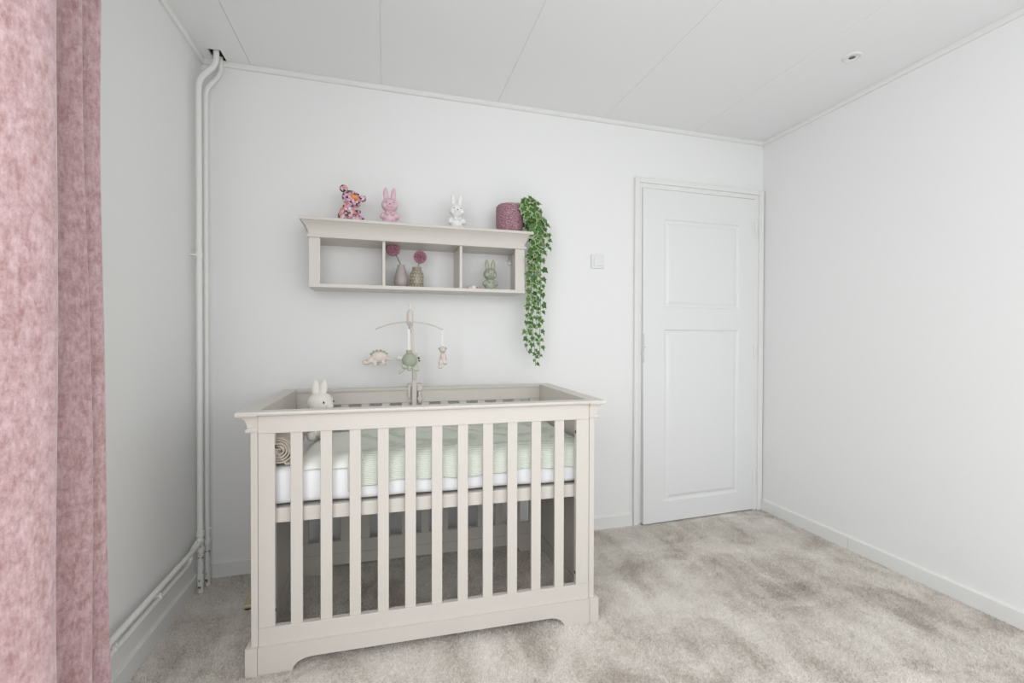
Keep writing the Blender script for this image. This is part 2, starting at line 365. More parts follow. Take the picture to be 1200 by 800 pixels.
# ------------------------------------------------------------------ curtain
def curtain():
    m = mat('pink_crushed_velvet', (.60, .40, .40), .42, Sheen_Weight=1.0, Sheen_Roughness=.45)
    bsdf(m).inputs['Sheen Tint'].default_value = (.98, .88, .95, 1)
    v = coords(m, 'Object', (1, 1, .7), (0.5, 0.2, 0))
    n = nd(m, 'ShaderNodeTexNoise', Scale=46, Detail=12, Roughness=.8, Distortion=.15); lk(m, v, n.inputs['Vector'])
    n2 = nd(m, 'ShaderNodeTexNoise', Scale=170, Detail=3); lk(m, coords(m, 'Object', (1, 1, .25)), n2.inputs['Vector'])
    a = nd(m, 'ShaderNodeMath', operation='MULTIPLY_ADD'); lk(m, n2.outputs['Fac'], a.inputs[0]); a.inputs[1].default_value = .3; lk(m, n.outputs['Fac'], a.inputs[2])
    r = nd(m, 'ShaderNodeValToRGB'); e = r.color_ramp.elements; e[0].position = .50; e[0].color = (.38, .205, .20, 1); e[1].position = .80; e[1].color = (.70, .505, .525, 1)
    lk(m, a.outputs[0], r.inputs['Fac']); lk(m, r.outputs['Color'], bsdf(m).inputs['Base Color'])
    bp = nd(m, 'ShaderNodeBump', Strength=.5, Distance=.003); lk(m, a.outputs[0], bp.inputs['Height']); lk(m, bp.outputs['Normal'], bsdf(m).inputs['Normal'])
    ctrl = [(-.80, .80), (-.715, .84), (-.80, .90), (-.81, .97), (-.77, 1.00), (-.705, 1.045), (-.668, 1.100), (-.650, 1.150), (-.660, 1.172), (-.72, 1.195), (-.80, 1.235), (-.835, 1.29),
            (-.81, 1.345), (-.74, 1.385), (-.722, 1.398), (-.735, 1.412), (-.78, 1.425), (-.79, 1.45), (-.755, 1.470), (-.732, 1.486), (-.738, 1.50), (-.79, 1.515)]
    P = []
    for i in range(len(ctrl)-1):
        p = [Vector((*ctrl[max(0, min(len(ctrl)-1, i+k))], 0)) for k in (-1, 0, 1, 2)]
        for t in [j/6 for j in range(6)]:
            P.append(.5*((2*p[1]) + (-p[0]+p[2])*t + (2*p[0]-5*p[1]+4*p[2]-p[3])*t*t + (-p[0]+3*p[1]-3*p[2]+p[3])*t**3))
    P.append(Vector((*ctrl[-1], 0)))
    bm = NB(); nz = 60; rows = []
    for j in range(nz+1):
        z = .015 + 2.43*j/nz; row = []
        for i, q in enumerate(P):
            s = i/len(P); sw_ = .006*math.sin(z*2.2+s*9) + .003*math.sin(z*5+s*23)
            g = 1 + (1.2-z)*.010*max(0, (q.y-1.15)/.35)
            row.append(bm.verts.new((q.x + sw_*.6, q.y*g + sw_*.4, z)))
        rows.append(row)
    for a_, b_ in zip(rows, rows[1:]):
        for k in range(len(P)-1): bm.faces.new((a_[k], a_[k+1], b_[k+1], b_[k]))
    t = thing('curtain', 'dusty pink crushed velvet curtain hanging in folds at the left edge', 'curtain', (-.75, 1.2, .015))
    o = obj('curtain_fabric', bm, m, t, smooth=True); sd = o.modifiers.new('s', 'SOLIDIFY'); sd.thickness = .003
    b = NB(); box(b, -.78, -.74, .0, 1.56, 2.455, 2.475, .003); obj('curtain_track', b, TRIMM, t)
    b = NB()
    b.free()
    for y in (.3, 1.5): obj('track_bracket', Bx(-.77, -.75, y-.01, y+.01, 2.47, HC-.0005), TRIMM, t)
curtain()

# ------------------------------------------------------------------ crib
CP = Matrix.Translation((-.433, 1.775, 0)) @ Matrix.Rotation(-.012, 4, 'Z') @ Matrix.Translation((.433, -1.775, 0))
crib = thing('baby_crib', 'light warm grey wooden slatted crib standing against the back wall', 'crib', (.19, 2.13, 0), CP)
XA, XB = -.433, .811
def arch(bm, a, b, zt, axis, t0, t1, l0=.111, l1=.067, h=.042):
    pts = [(a, 0), (a+l0, 0)]
    for k in range(1, 9): q = k/8*PI/2; pts.append((a+l0+l1*(1-math.cos(q)), h*math.sin(q)))
    m = [(b-(p[0]-a), p[1]) for p in pts][::-1]
    pts = pts + m + [(b, zt-.006), (b, zt), (a, zt), (a, zt-.006)]
    prism(bm, pts, axis, t0, t1); return bm
def panel(yf, sgn, rear=False):
    # yf = face plane, material thickness goes along +sgn
    y0, y1 = sorted((yf, yf+.022*sgn)); s0, s1 = sorted((yf+.005*sgn, yf+.019*sgn))
    for a, b in ((XA+.001, -.379), (.754, XB-.001)): obj('stile', Bx(a, b, y0, y1, .158, .8395, .0015), CRIBM, crib)
    for k in range(11):
        c = -.3095+.0992*k; obj('slat', Bx(c-.020, c+.020, s0, s1, .156, .842, .002), CRIBM, crib)
    obj('top_rail', Bx(XA+.001, XB-.001, y0, y1, .840, .9035, .001), CRIBM, crib)
    obj('bottom_rail', Bx(XA+.001, XB-.001, y0, y1, .094, .1575, .001), CRIBM, crib)
panel(1.787, 1); panel(2.460, 1, True)
q = NB(); arch(q, XA+.001, XB-.001, .0965, 'y', 1.775, 1.803); obj('front_plinth', q, CRIBM, crib)
q = NB(); arch(q, XA+.001, XB-.001, .0965, 'y', 2.453, 2.493); obj('rear_plinth', q, CRIBM, crib)
cap = [(1.768, .910), (1.770, .905), (1.775, .9032), (1.818, .9032), (1.820, .916), (1.817, .918), (1.776, .918), (1.771, .9165)]
q = NB(); prism(q, cap, 'x', XA+.0012, XB-.0012); obj('cap_rail', q, CRIBM, crib, smooth=30)
q = NB(); prism(q, [(4.272-y-.004+.002, z) for y, z in cap], 'x', XA+.0012, XB-.0012); 
for v in q.verts: v.co.y = v.co.y if v.co.y < 2.47 else v.co.y
obj('cap_rail', q, CRIBM, crib, smooth=30)
for s, xo, xi in ((1, XA-.022, XA), (-1, XB+.022, XB)):
    obj('end_panel', Bx(min(xo, xi), max(xo, xi), 1.785, 2.486, .09, .905, .0015), CRIBM, crib)
    pe = [(.846, .013), (.849, .0155), (.855, .0155), (.858, .0125), (.8585, .0075), (.862, .0075)]
    pe += [(.864+.037*math.sin(t), .010+.026*(1-math.cos(t))) for t in [PI/2*k/7 for k in range(8)]]
    pe += [(.9015, .0395), (.905, .0435), (.911, .0450), (.9165, .043), (.918, .040)]
    q = NB(); rg = []
    for z, e in pe:
        xe = xo-e*s; yf_ = 1.7855-e*.38; rg.append([q.verts.new(p) for p in ((xi+.0015*s, yf_, z), (xe, yf_, z), (xe, 2.487+e*.3, z), (xi+.0015*s, 2.487+e*.3, z))])
    for A_, B_ in zip(rg, rg[1:]):
        for k in range(4): q.faces.new((A_[k], A_[(k+1) % 4], B_[(k+1) % 4], B_[k]))
    q.faces.new(rg[0]); q.faces.new(rg[-1]); obj('cornice', q, CRIBM, crib, smooth=18)
    q = NB(); arch(q, 1.7725, 2.495, .099, 'x', xo-.016*s, xi, .10, .06); obj('end_plinth', q, CRIBM, crib)
    q = NB(); box(q, xi+.0005*s, xi+.006*s, 1.812, 2.452, .03, .096, .001); obj('inner_ledge', q, CRIBM, crib)
    q = NB(); box(q, xi+.0005*s, xi+.010*s, 1.812, 2.452, .715-.20, .60-.04, .001); obj('support_batten', q, CRIBM, crib)
for x, z in ((-.3788, .212), (.7537, .788), (.7537, .205), (-.3788, .79)):
    s = 1 if x < 0 else -1
    q = NB(); tube(q, [(x-.0005*s, 1.797, z), (x+.001*s, 1.797, z)], .006, 12); obj('bolt_hole', q, BLACKM, crib)
mb = obj('mattress_base', Bx(XA+.012, XB-.012, 1.840, 2.438, .545, .560), CRIBM, crib)
obj('base_rail', Bx(XA+.003, XB-.003, 1.819, 1.839, .512, .563, .0015), CRIBM, crib)
obj('base_rail', Bx(XA+.003, XB-.003, 2.438, 2.456, .512, .563, .0015), CRIBM, crib)

def fabric(name, col, rough=.9, bump=.3, sc=350, **kw):
    m = mat(name, col, rough, **kw); add_bump(m, sc, bump, .002); return m
SHEETM = fabric('white_cotton', (.88, .88, .89), .85, .15)
DUVM = fabric('cream_cotton', (.83, .835, .78), .9, .15)
# mattress
q = NB(); bmesh.ops.create_grid(q, x_segments=2, y_segments=2, size=1); q.free()
q = Bx(XA+.010, XB-.010, 1.834, 2.436, .568, .702, .022)
bmesh.ops.subdivide_edges(q, edges=[e for e in q.edges if e.calc_length() > .3], cuts=30, use_grid_fill=True)
for v in q.verts:
    v.co.z += .0018*math.sin(v.co.x*17)*(1 if v.co.z < .62 else .4); v.co.y += .002*math.sin(v.co.x*9+v.co.z*40)
mt = tag(obj('crib_mattress', q, SHEETM, None, CP, (.19, 2.13, .565), smooth=True), 'white crib mattress under a white fitted sheet inside the crib', 'mattress')
# bed covers: profile swept along the crib
def cover(x0, x1, prof_fun, nx, name, m, label, cat, thick, base):
    bm = NB(); rows = []
    for i in range(nx+1):
        x = x0+(x1-x0)*i/nx; rows.append([bm.verts.new(p) for p in prof_fun(x, i/nx)])
    for a, b in zip(rows, rows[1:]):
        for k in range(len(a)-1): bm.faces.new((a[k], a[k+1], b[k+1], b[k]))
    o = tag(obj(name, bm, m, None, CP, base, smooth=True), label, cat)
    sd = o.modifiers.new('s', 'SOLIDIFY'); sd.thickness = thick; sd.offset = 1
    sb = o.modifiers.new('b', 'SUBSURF'); sb.levels = 1; sb.render_levels = 1
    return o
def duv(x, s):
    f = .003*math.sin(x*21)+.002*math.sin(x*47+1)
    e = .016*math.exp(-(s/.012)**2)
    zt = .727 - e
    P = [(2.425, .705), (2.38, .712)]
    P += [(y, zt+.004*math.sin(y*12+x*6)) for y in (2.30, 2.2, 2.1, 2.0, 1.93)]
    P += [(1.89, zt+.001), (1.862, zt-.005), (1.844, zt-.016), (1.833, .700), (1.8315, .688+f)]
    return [(x, y, z) for y, z in P]
cover(-.318, XB-.018, duv, 60, 'duvet', DUVM, 'thin cream duvet lying flat over the crib mattress under the green blanket', 'duvet', .004, (.19, 2.13, .70))
GM = mat('sage_knit', (.60, .68, .56), .95, Sheen_Weight=.15)
wv = nd(GM, 'ShaderNodeTexWave', Scale=52, Distortion=2.5); wv.bands_direction = 'Z'; lk(GM, coords(GM, 'Object', (1, .9, 1.15)), wv.inputs['Vector'])
nz_ = nd(GM, 'ShaderNodeTexNoise', Scale=420, Detail=2); lk(GM, coords(GM), nz_.inputs['Vector'])
ad = nd(GM, 'ShaderNodeMath', operation='ADD'); lk(GM, wv.outputs['Fac'], ad.inputs[0]); lk(GM, nz_.outputs['Fac'], ad.inputs[1])
bp_ = nd(GM, 'ShaderNodeBump', Strength=.55, Distance=.003); lk(GM, ad.outputs[0], bp_.inputs['Height']); lk(GM, bp_.outputs['Normal'], bsdf(GM).inputs['Normal'])
rp = nd(GM, 'ShaderNodeValToRGB'); rp.color_ramp.elements[0].color = (.53, .57, .46, 1); rp.color_ramp.elements[1].color = (.76, .80, .71, 1); rp.color_ramp.elements[0].position = .3; rp.color_ramp.elements[1].position = 1.1 if False else 1.0
lk(GM, ad.outputs[0], rp.inputs['Fac']); lk(GM, rp.outputs['Color'], bsdf(GM).inputs['Base Color'])
def blk(x, s):
    f = .0012*math.sin(x*26)+.001*math.sin(x*61+1)
    zb = .622 + .016*s + .006*math.sin(x*13+.6) + .003*math.sin(x*37) - .020*math.exp(-((s-.0)/.03)**2)
    zt = .736 + .004*math.sin(x*9)
    P = [(2.42, .716), (2.36, .728)]
    P += [(y, zt-.001+.004*math.sin(y*12+x*6)) for y in (2.30, 2.2, 2.1, 2.0, 1.94)]
    P += [(1.90, zt+.001), (1.872, zt-.002), (1.852, zt-.010), (1.838, zt-.024), (1.8285+f, .700), (1.8265+f, .680), (1.826+f*1.2, .66), (1.8255+f*1.4, (.66+zb)/2), (1.8245+f*1.5, zb)]
    return [(x, y, z) for y, z in P]
gb = cover(-.140, XB-.022, blk, 110, 'knitted_blanket', GM, 'sage green knitted blanket draped over the crib mattress front edge', 'blanket', .004, (.33, 2.13, .70))
# rolled blanket
q = NB(); sp = []
for k in range(150):
    t = k/149*4.3*2*PI; g = .12+.88*(k/149); sp.append((-.378+.050*g*math.cos(t+.5), .7625+.049*g*math.sin(t+.5)))
sp += [(-.356, .7135), (-.335, .7135)]
va = [q.verts.new((x, 1.842+.004*math.sin(i*.3), z)) for i, (x, z) in enumerate(sp)]; vb = [q.verts.new((x, 2.07, z)) for x, z in sp]
for k in range(len(sp)-1): q.faces.new((va[k], va[k+1], vb[k+1], vb[k]))
RBM = fabric('beige_fleece', (.62, .555, .475), .95, .3)
rb = tag(obj('rolled_blanket', q, RBM, None, CP, (-.38, 1.95, .71), smooth=True), 'rolled up beige blanket lying at the left end of the crib', 'blanket')
sd = rb.modifiers.new('s', 'SOLIDIFY'); sd.thickness = .0055; sd.offset = 0

# ------------------------------------------------------------------ soft toys and figurines
def blob(name, parts, m, parent, vox=.0035, at=(0, 0, 0)):
    bm = NB()
    for p in parts: ell(bm, Vector(p[0])+Vector(at), p[1], p[2] if len(p) > 2 else None)
    return obj(name, bm, m, parent, remesh=vox)
PLM = fabric('cream_boucle', (.80, .78, .72), .95, .8, 260, Sheen_Weight=.3)
t = thing('plush_rabbit', 'cream plush rabbit with upright ears sitting at the left back of the crib', 'soft toy', (-.285, 2.19, .728), CP)
a = (-.285, 2.19, .728)
blob('body', [((0, 0, .06), (.045, .042, .06)), ((0, -.004, .125), (.030, .03, .03)), ((-.030, -.045, .022), (.02, .035, .02)), ((.030, -.045, .022), (.02, .035, .02)), ((-.05, -.012, .075), (.015, .02, .035)), ((.05, -.012, .075), (.015, .02, .035))], PLM, t, .005, a)
hd = blob('head', [((0, 0, .160), (.055, .050, .046)), ((.040, -.032, .148), (.018, .018, .015))], PLM, t, .004, a)
for sx, tl in ((-.020, -.03), (.012, .12)): blob('ear', [((sx, 0, .222), (.018, .012, .042), ('Y', tl))], PLM, hd, .004, a)
for ex in ((.020, -.0475, .166), (.0545, -.006, .166)): q = NB(); ell(q, Vector(a)+Vector(ex), (.0032, .0032, .005)); obj('eye', q, BLACKM, hd, smooth=True)

def eyes(t, a, pts, r=.0032, m=BLACKM):
    for p in pts: q = NB(); ell(q, Vector(a)+Vector(p), (r, r*.6, r), None, 12, 8); obj('eye', q, m, t, smooth=True)
def rabbit_figurine(x, off, h, m, label, frame=BACK, z0=1.7385, rz=0.0):
    k = h/.187; a = Vector((x, -off, z0))
    t = thing('rabbit_figurine', label, 'figurine', tuple(a), frame, 'rabbit figurines on the wall shelf')
    def P(c, r, *e): return (tuple(k*v for v in c), tuple(k*v for v in r), *e)
    blob('body', [P((0, .004, .040), (.039, .032, .034)), P((-.036, -.006, .044), (.011, .014, .018), ('Y', .5)), P((.036, -.006, .044), (.011, .014, .018), ('Y', -.5)),
                  P((-.018, -.018, .010), (.016, .020, .0105)), P((.018, -.018, .010), (.016, .020, .0105)), P((0, 0, .02), (.033, .028, .018)), P((0, .036, .028), (.011, .010, .011))], m, t, .0028, a)
    hd = blob('head', [P((0, 0, .099), (.0415, .035, .037)), P((-.007, -.033, .090), (.009, .007, .007)), P((.007, -.033, .090), (.009, .007, .007)), P((-.024, -.018, .090), (.015, .014, .013)), P((.024, -.018, .090), (.015, .014, .013))], m, t, .0028, a)
    for s in (-1, 1):
        blob('ear', [P((.0185*s, .002, .152), (.0138, .0085, .036), ('Y', .07*s)), P((.020*s, .002, .178), (.006, .005, .012), ('Y', .07*s))], m, hd, .0026, a)
        blob('paw', [P((.013*s, -.028, .052), (.008, .010, .013), ('Y', .5*s))], m, t, .0026, a)
    eyes(hd, a, [(s*.018*k, -.0315*k, .106*k) for s in (-1, 1)], .0028*k, EYEM)
    q = NB(); ell(q, a+Vector((0, -.0385*k, .0955*k)), (.0036*k, .003*k, .0026*k), None, 12, 8); obj('nose', q, EYEM, hd, smooth=True)
    return t, a, k
EYEM = mat('dark_glaze', (.09, .07, .08), .3)
def glaze(n, c, r=.3): m = mat(n, c, r); add_bump(m, 90, .05, .001); return m
rabbit_figurine(.012, .165, .186, glaze('pink_glaze', (.72, .49, .56)), 'pink rabbit figurine standing on top of the wall shelf')
rabbit_figurine(.350, .165, .184, glaze('white_glaze', (.82, .82, .80)), 'white rabbit figurine standing on top of the wall shelf')
tg, ag, kg = rabbit_figurine(.542, .118, .168, glaze('sage_glaze', (.37, .40, .31)), 'sage green rabbit figurine standing in the right compartment of the wall shelf', z0=1.4303)
q = NB()
for i in range(9):
    x = -.024+.006*i; ell(q, ag+Vector((x*kg, -.0305*kg-.0005+abs(x)*.22, (.050+.004*(i % 2))*kg)), (.0026, .0016, .0038), ('Y', .6 if i % 2 else -.6), 8, 6)
obj('pale_pattern', q, mat('pale_glaze', (.75, .76, .68), .4), tg, smooth=True)

# colourful bear
BM_ = mat('patchwork_glaze', (.6, .4, .5), .22)
vo = nd(BM_, 'ShaderNodeTexVoronoi', Scale=115, Randomness=1.0); lk(BM_, coords(BM_), vo.inputs['Vector'])
sp_ = nd(BM_, 'ShaderNodeSeparateColor'); lk(BM_, vo.outputs['Color'], sp_.inputs[0])
cr = nd(BM_, 'ShaderNodeValToRGB'); cr.color_ramp.interpolation = 'CONSTANT'
cols = [(0, (.62, .30, .42)), (.24, (.50, .32, .50)), (.38, (.06, .025, .05)), (.54, (.80, .55, .62)), (.68, (.75, .74, .72)), (.78, (.85, .32, .10)), (.87, (.30, .12, .20)), (.95, (.85, .60, .35))]
el = cr.color_ramp.elements; el[0].color = (*cols[0][1], 1); el[1].position = cols[1][0]; el[1].color = (*cols[1][1], 1)
for p, c in cols[2:]: e = el.new(p); e.color = (*c, 1)
lk(BM_, sp_.outputs[0], cr.inputs['Fac']); lk(BM_, cr.outputs['Color'], bsdf(BM_).inputs['Base Color'])
a = Vector((-.175, -.150, 1.7385)); t = thing('bear_figurine', 'colourful patchwork pink and orange bear figurine on top of the wall shelf', 'figurine', tuple(a), BACK)
blob('body', [((-.015, .004, .048), (.037, .033, .042)), ((-.010, 0, .078), (.028, .026, .022)), ((-.043, -.012, .030), (.016, .02, .028)), ((.036, -.006, .020), (.032, .017, .019), ('Y', -.1)), ((-.030, -.028, .019), (.018, .02, .019)), ((.030, -.010, .052), (.022, .013, .012), ('Y', -.3))], BM_, t, .003, a)
hd = blob('head', [((.005, -.004, .120), (.047, .038, .038), ('Y', .35)), ((.026, -.012, .094), (.025, .022, .018))], BM_, t, .003, a)
blob('ear', [((-.031, 0, .167), (.021, .012, .020))], BM_, hd, .003, a); blob('ear', [((.059, 0, .125), (.016, .011, .019))], BM_, hd, .003, a)
blob('muzzle', [((.018, -.034, .122), (.022, .014, .0155), ('Y', .35))], glaze('orange_glaze', (.80, .30, .11)), hd, .003, a)
q = NB(); ell(q, a+Vector((.023, -.047, .131)), (.007, .004, .004)); obj('nose', q, EYEM, hd, smooth=True)
eyes(hd, a, [(-.004, -.033, .146), (.037, -.033, .134)], .0045)

# little trinket
a = Vector((.455, -.10, 1.4303)); t = thing('trinket', 'small white and pink trinket lying beside the sage rabbit figurine', 'ornament', tuple(a), BACK)
blob('shell', [((-.018, 0, .014), (.020, .013, .013)), ((.0, 0, .010), (.022, .012, .010))], glaze('blush_glaze', (.68, .58, .55)), t, .0025, a)
q = NB(); box(q, a.x-.012, a.x+.008, a.y-.016, a.y-.008, a.z+.0005, a.z+.024, .002); obj('tag', q, SWM, t)
q = NB(); lathe(q, [(.0, 0), (.013, 0), (.014, .006), (.010, .020), (0, .021)], (a.x+.026, a.y-.004, a.z+.0003), 8); obj('charm', q, fabric('speckled_rose', (.55, .38, .36), .6, .8, 200), t)

# ------------------------------------------------------------------ wall shelf
sh = thing('wall_shelf', 'light warm grey wooden wall shelf with three compartments and cornice top', 'shelf', (.18, 0, 1.413), BACK)
SX0, SX1 = -.360, .713
obj('bottom_board', Bx(SX0, SX1, -.205, -.0005, 1.413, 1.430, .001), CRIBM, sh)
obj('end_panel', Bx(SX0, -.338, -.1798, -.0005, 1.4302, 1.6478, .001), CRIBM, sh)
obj('face_stile', Bx(SX0, -.309, -.200, -.180, 1.4302, 1.6478, .001), CRIBM, sh)
obj('face_stile', Bx(.660, SX1, -.200, -.180, 1.4302, 1.6478, .001), CRIBM, sh)
obj('end_panel', Bx(.691, SX1, -.1798, -.0005, 1.4302, 1.6478, .001), CRIBM, sh)
for a_, b_ in ((-.024, -.010), (.361, .375)): obj('divider', Bx(a_, b_, -.195, -.0005, 1.4302, 1.6478, .001), CRIBM, sh)
q = NB(); rg = []
for z, e in ((1.648, .004), (1.650, .0075), (1.661, .0075), (1.6625, .006), (1.6635, .0005), (1.672, .001), (1.684, .0045), (1.696, .010), (1.708, .0175), (1.717, .026), (1.7225, .0305), (1.7235, .0365), (1.728, .038), (1.736, .038), (1.738, .0365)):
    rg.append([q.verts.new(p) for p in ((SX0-e, -.0005, z), (SX0-e, -.20-e, z), (SX1+e, -.20-e, z), (SX1+e, -.0005, z))])
for A_, B_ in zip(rg, rg[1:]):
    for k in range(4): q.faces.new((A_[k], A_[(k+1) % 4], B_[(k+1) % 4], B_[k]))
q.faces.new(rg[0]); q.faces.new(rg[-1]); obj('cornice_top', q, CRIBM, sh)
q = NB(); box(q, .664, .6908, -.030, -.004, 1.612, 1.6475, .001); box(q, .676, .6908, -.030, -.004, 1.590, 1.612, .001); tube(q, [(.683, -.036, 1.600), (.683, -.029, 1.600)], .004, 8); obj('hanging_bracket', q, METALM, sh)

# vases and flowers
v1 = glaze('mauve_grey_glaze', (.42, .37, .35), .35); add_bump(v1, 120, .25, .002)
b = NB(); lathe(b, [(0, 0), (.024, 0), (.030, .006), (.0355, .030), (.034, .055), (.027, .085), (.0195, .106), (.018, .114), (.0195, .119), (.016, .119), (.014, .108), (0, .106)], (.071, -.10, 1.4303), 40)
tag(obj('vase', b, v1, None, BACK, (.071, -.10, 1.4303), smooth=True), 'mauve grey teardrop vase in the middle compartment of the wall shelf', 'vase', 'small vases in the wall shelf')
v2 = glaze('olive_glaze', (.30, .275, .20), .3)
t = thing('vase', 'olive dotted vase in the middle compartment of the wall shelf', 'vase', (.150, -.115, 1.4303), BACK, 'small vases in the wall shelf')
b = NB(); lathe(b, [(0, 0), (.030, 0), (.034, .005), (.0355, .03), (.0355, .065), (.032, .084), (.024, .094), (.023, .104), (.025, .108), (.020, .108), (.018, .095), (0, .093)], (.150, -.115, 1.4303), 40); obj('vase_body', b, v2, t, smooth=True)
b = NB()
for j in range(5):
    for i in range(14):
        an = 2*PI*(i+.5*(j % 2))/14; z = .012+.0175*j; r = .0355-(.002 if j == 4 else 0)
        ell(b, (.150+r*math.cos(an), -.115+r*math.sin(an), 1.4303+z), .0027, None, 8, 6)
obj('raised_dots', b, mat('pale_dots', (.72, .70, .60), .4), t, smooth=True)['kind'] = 'stuff'
FM = mat('pink_petals', (.52, .16, .28), .8); mix_noise(FM, (.30, .06, .13), (.85, .55, .62), 190)
STM = mat('dark_green_stem', (.035, .05, .03), .7)
def allium(c, foot, r, label):
    t = thing('pink_flower', label, 'flower', foot, BACK, 'ball flowers in the small vases'); c = Vector(c); f = Vector(foot)
    b = NB(); tube(b, [f, f*.5+c*.5+Vector((.003, 0, 0)), c], .0018, 8); obj('stem', b, STM, t, smooth=True)
    b = NB(); ell(b, c, r*.72, None, 16, 10)
    for i in range(190):
        z = 1-2*(i+.5)/190; an = i*2.39996; d = Vector((math.sqrt(1-z*z)*math.cos(an), math.sqrt(1-z*z)*math.sin(an), z))
        m_ = Matrix.Translation(c+d*r*.86) @ d.to_track_quat('Z', 'Y').to_matrix().to_4x4()
        bmesh.ops.create_cone(b, cap_ends=False, segments=5, radius1=.0012, radius2=.0046, depth=r*.3, matrix=m_)
    obj('flower_head', b, FM, t)
allium((.030, -.11, 1.627), (.070, -.10, 1.545), .035, 'pink ball flower in the mauve grey teardrop vase')
allium((.167, -.115, 1.594), (.152, -.115, 1.532), .033, 'pink ball flower in the olive dotted vase')

# ------------------------------------------------------------------ trailing ivy
PC = Vector((.652, -.118, 1.7385))
pv = thing('potted_ivy', 'mauve ribbed pot with trailing variegated ivy at the right end of the wall shelf', 'potted plant', tuple(PC), BACK)
PM = mat('mauve_ribbed_ceramic', (.38, .19, .24), .55)
n_, b_ = add_bump(PM, 110, .9, .004, coords(PM, 'Object', (1, 1, 2.6)))
rr = nd(PM, 'ShaderNodeValToRGB'); rr.color_ramp.elements[0].color = (.25, .10, .14, 1); rr.color_ramp.elements[1].color = (.62, .42, .45, 1); rr.color_ramp.elements[0].position = .42; rr.color_ramp.elements[1].position = .68
lk(PM, n_.outputs['Fac'], rr.inputs['Fac']); lk(PM, rr.outputs['Color'], bsdf(PM).inputs['Base Color'])
b = NB(); pf = [(0, 0), (.060, 0), (.066, .004)]
NR = 17
for k in range(NR):
    z = .008+.145*k/NR; z2 = z+.145/NR*.55; rad = lambda q: .066+.0085*math.sin(min(1, q/.07)*PI/2) - (.005*((q-.12)/.04)**2 if q > .12 else 0)
    pf += [(rad(z)-.0012, z), (rad(z)+.0012, z+.145/NR*.35), (rad(z)+.0012, z2)]
pf += [(.069, .156), (.066, .160), (.062, .158), (.060, .14), (0, .138)]
lathe(b, pf, PC, 64, lambda r, j, k: r*(1+.006*math.sin(k*2*PI/64*24+j*1.7))); obj('pot', b, PM, pv, smooth=60)
b = NB(); ell(b, PC+Vector((0, 0, .138)), (.056, .056, .008)); obj('soil', b, mat('soil', (.05, .035, .025), .95), pv, smooth=True)
LD = mat('ivy_green', (.07, .19, .035), .45); mix_noise(LD, (.014, .055, .010), (.10, .23, .04), 70); LDK = LD
LP_ = mat('ivy_pale_rim', (.42, .55, .22), .5); mix_noise(LP_, (.13, .30, .06), (.60, .66, .42), 60)
VM = mat('ivy_vine', (.16, .24, .09), .6)
def leaf_mesh_ivy(i):
    r = random.Random(i); out = [(0, -.02), (.22, -.16), (.46, -.06), (.40, .16), (.56, .42), (.30, .46), (.20, .60), (0, 1.0)]
    out = [(x*(1+r.uniform(-.12, .12)), y*(1+r.uniform(-.08, .08))) for x, y in out]
    pts = out + [(-x*r.uniform(.88, 1.1), y) for x, y in out[-2:0:-1]]
    bm = NB(); cz = lambda x, y: .10*abs(x) - .16*max(0, y-.2)**2 - .10*abs(x)**2*2
    sh_ = r.choice((.78, .84, .88, .70)); cen = bm.verts.new((0, .3, cz(0, .3)+.02))
    inn = [bm.verts.new((x*sh_, .3+(y-.3)*sh_, cz(x*sh_, .3+(y-.3)*sh_)+.01)) for x, y in pts]; ou = [bm.verts.new((x, y, cz(x, y))) for x, y in pts]
    n = len(pts)
    for k in range(n):
        f = bm.faces.new((cen, inn[k], inn[(k+1) % n])); f.material_index = 0
        f = bm.faces.new((inn[k], ou[k], ou[(k+1) % n], inn[(k+1) % n])); f.material_index = 1
    me = bpy.data.meshes.new('leaf'); bm.to_mesh(me); bm.free(); me.materials.append(LD); me.materials.append(LP_ if i % 4 else LDK); return me
LM = [leaf_mesh_ivy(i) for i in range(7)]
rl = random.Random(3)
def add_leaf(p, size, outdir, droop):
    # p in wall frame; leaf normal roughly towards outdir, tip pointing down/outwards
    nrm = Vector(outdir).normalized(); tip = Vector((droop[0], droop[1], droop[2])); tip = (tip - nrm*tip.dot(nrm)).normalized(); xx = tip.cross(nrm).normalized()
    m_ = Matrix((xx, tip, nrm)).transposed().to_4x4() @ Matrix.Diagonal((size, size, size, 1)); m_.translation = Vector(p) - PC
    o = bpy.data.objects.new('leaf', rl.choice(LM)); C.objects.link(o); o.parent = pv; o.matrix_parent_inverse = Matrix(); o.matrix_local = m_
start = PC+Vector((.045, -.01, .15))
# each vine: way points along the wall (x, off, z)
vines = [
 ([start, (.735, -.15, 1.915), (.772, -.16, 1.85), (.778, -.165, 1.72), (.762, -.16, 1.58), (.770, -.15, 1.43), (.772, -.14, 1.28), (.795, -.13, 1.12), (.803, -.125, 1.015)], 40, .036),
 ([start, (.745, -.12, 1.93), (.805, -.13, 1.87), (.822, -.14, 1.72), (.826, -.14, 1.55), (.828, -.135, 1.36), (.826, -.13, 1.22), (.824, -.13, 1.06)], 36, .037),
 ([start, (.74, -.19, 1.90), (.768, -.22, 1.80), (.758, -.225, 1.66), (.745, -.21, 1.52), (.750, -.20, 1.42), (.742, -.17, 1.30), (.738, -.16, 1.17), (.742, -.155, 1.10)], 38, .035),
 ([start, (.76, -.10, 1.925), (.83, -.12, 1.86), (.872, -.13, 1.76), (.872, -.13, 1.67)], 16, .042),
 ([start, (.735, -.14, 1.94), (.785, -.15, 1.925), (.825, -.16, 1.83), (.800, -.17, 1.65), (.792, -.17, 1.52), (.796, -.16, 1.38), (.80, -.15, 1.24)], 26, .037),
 ([start, (.71, -.185, 1.91), (.735, -.215, 1.85), (.775, -.235, 1.76), (.772, -.235, 1.60), (.765, -.225, 1.47)], 24, .037),
]
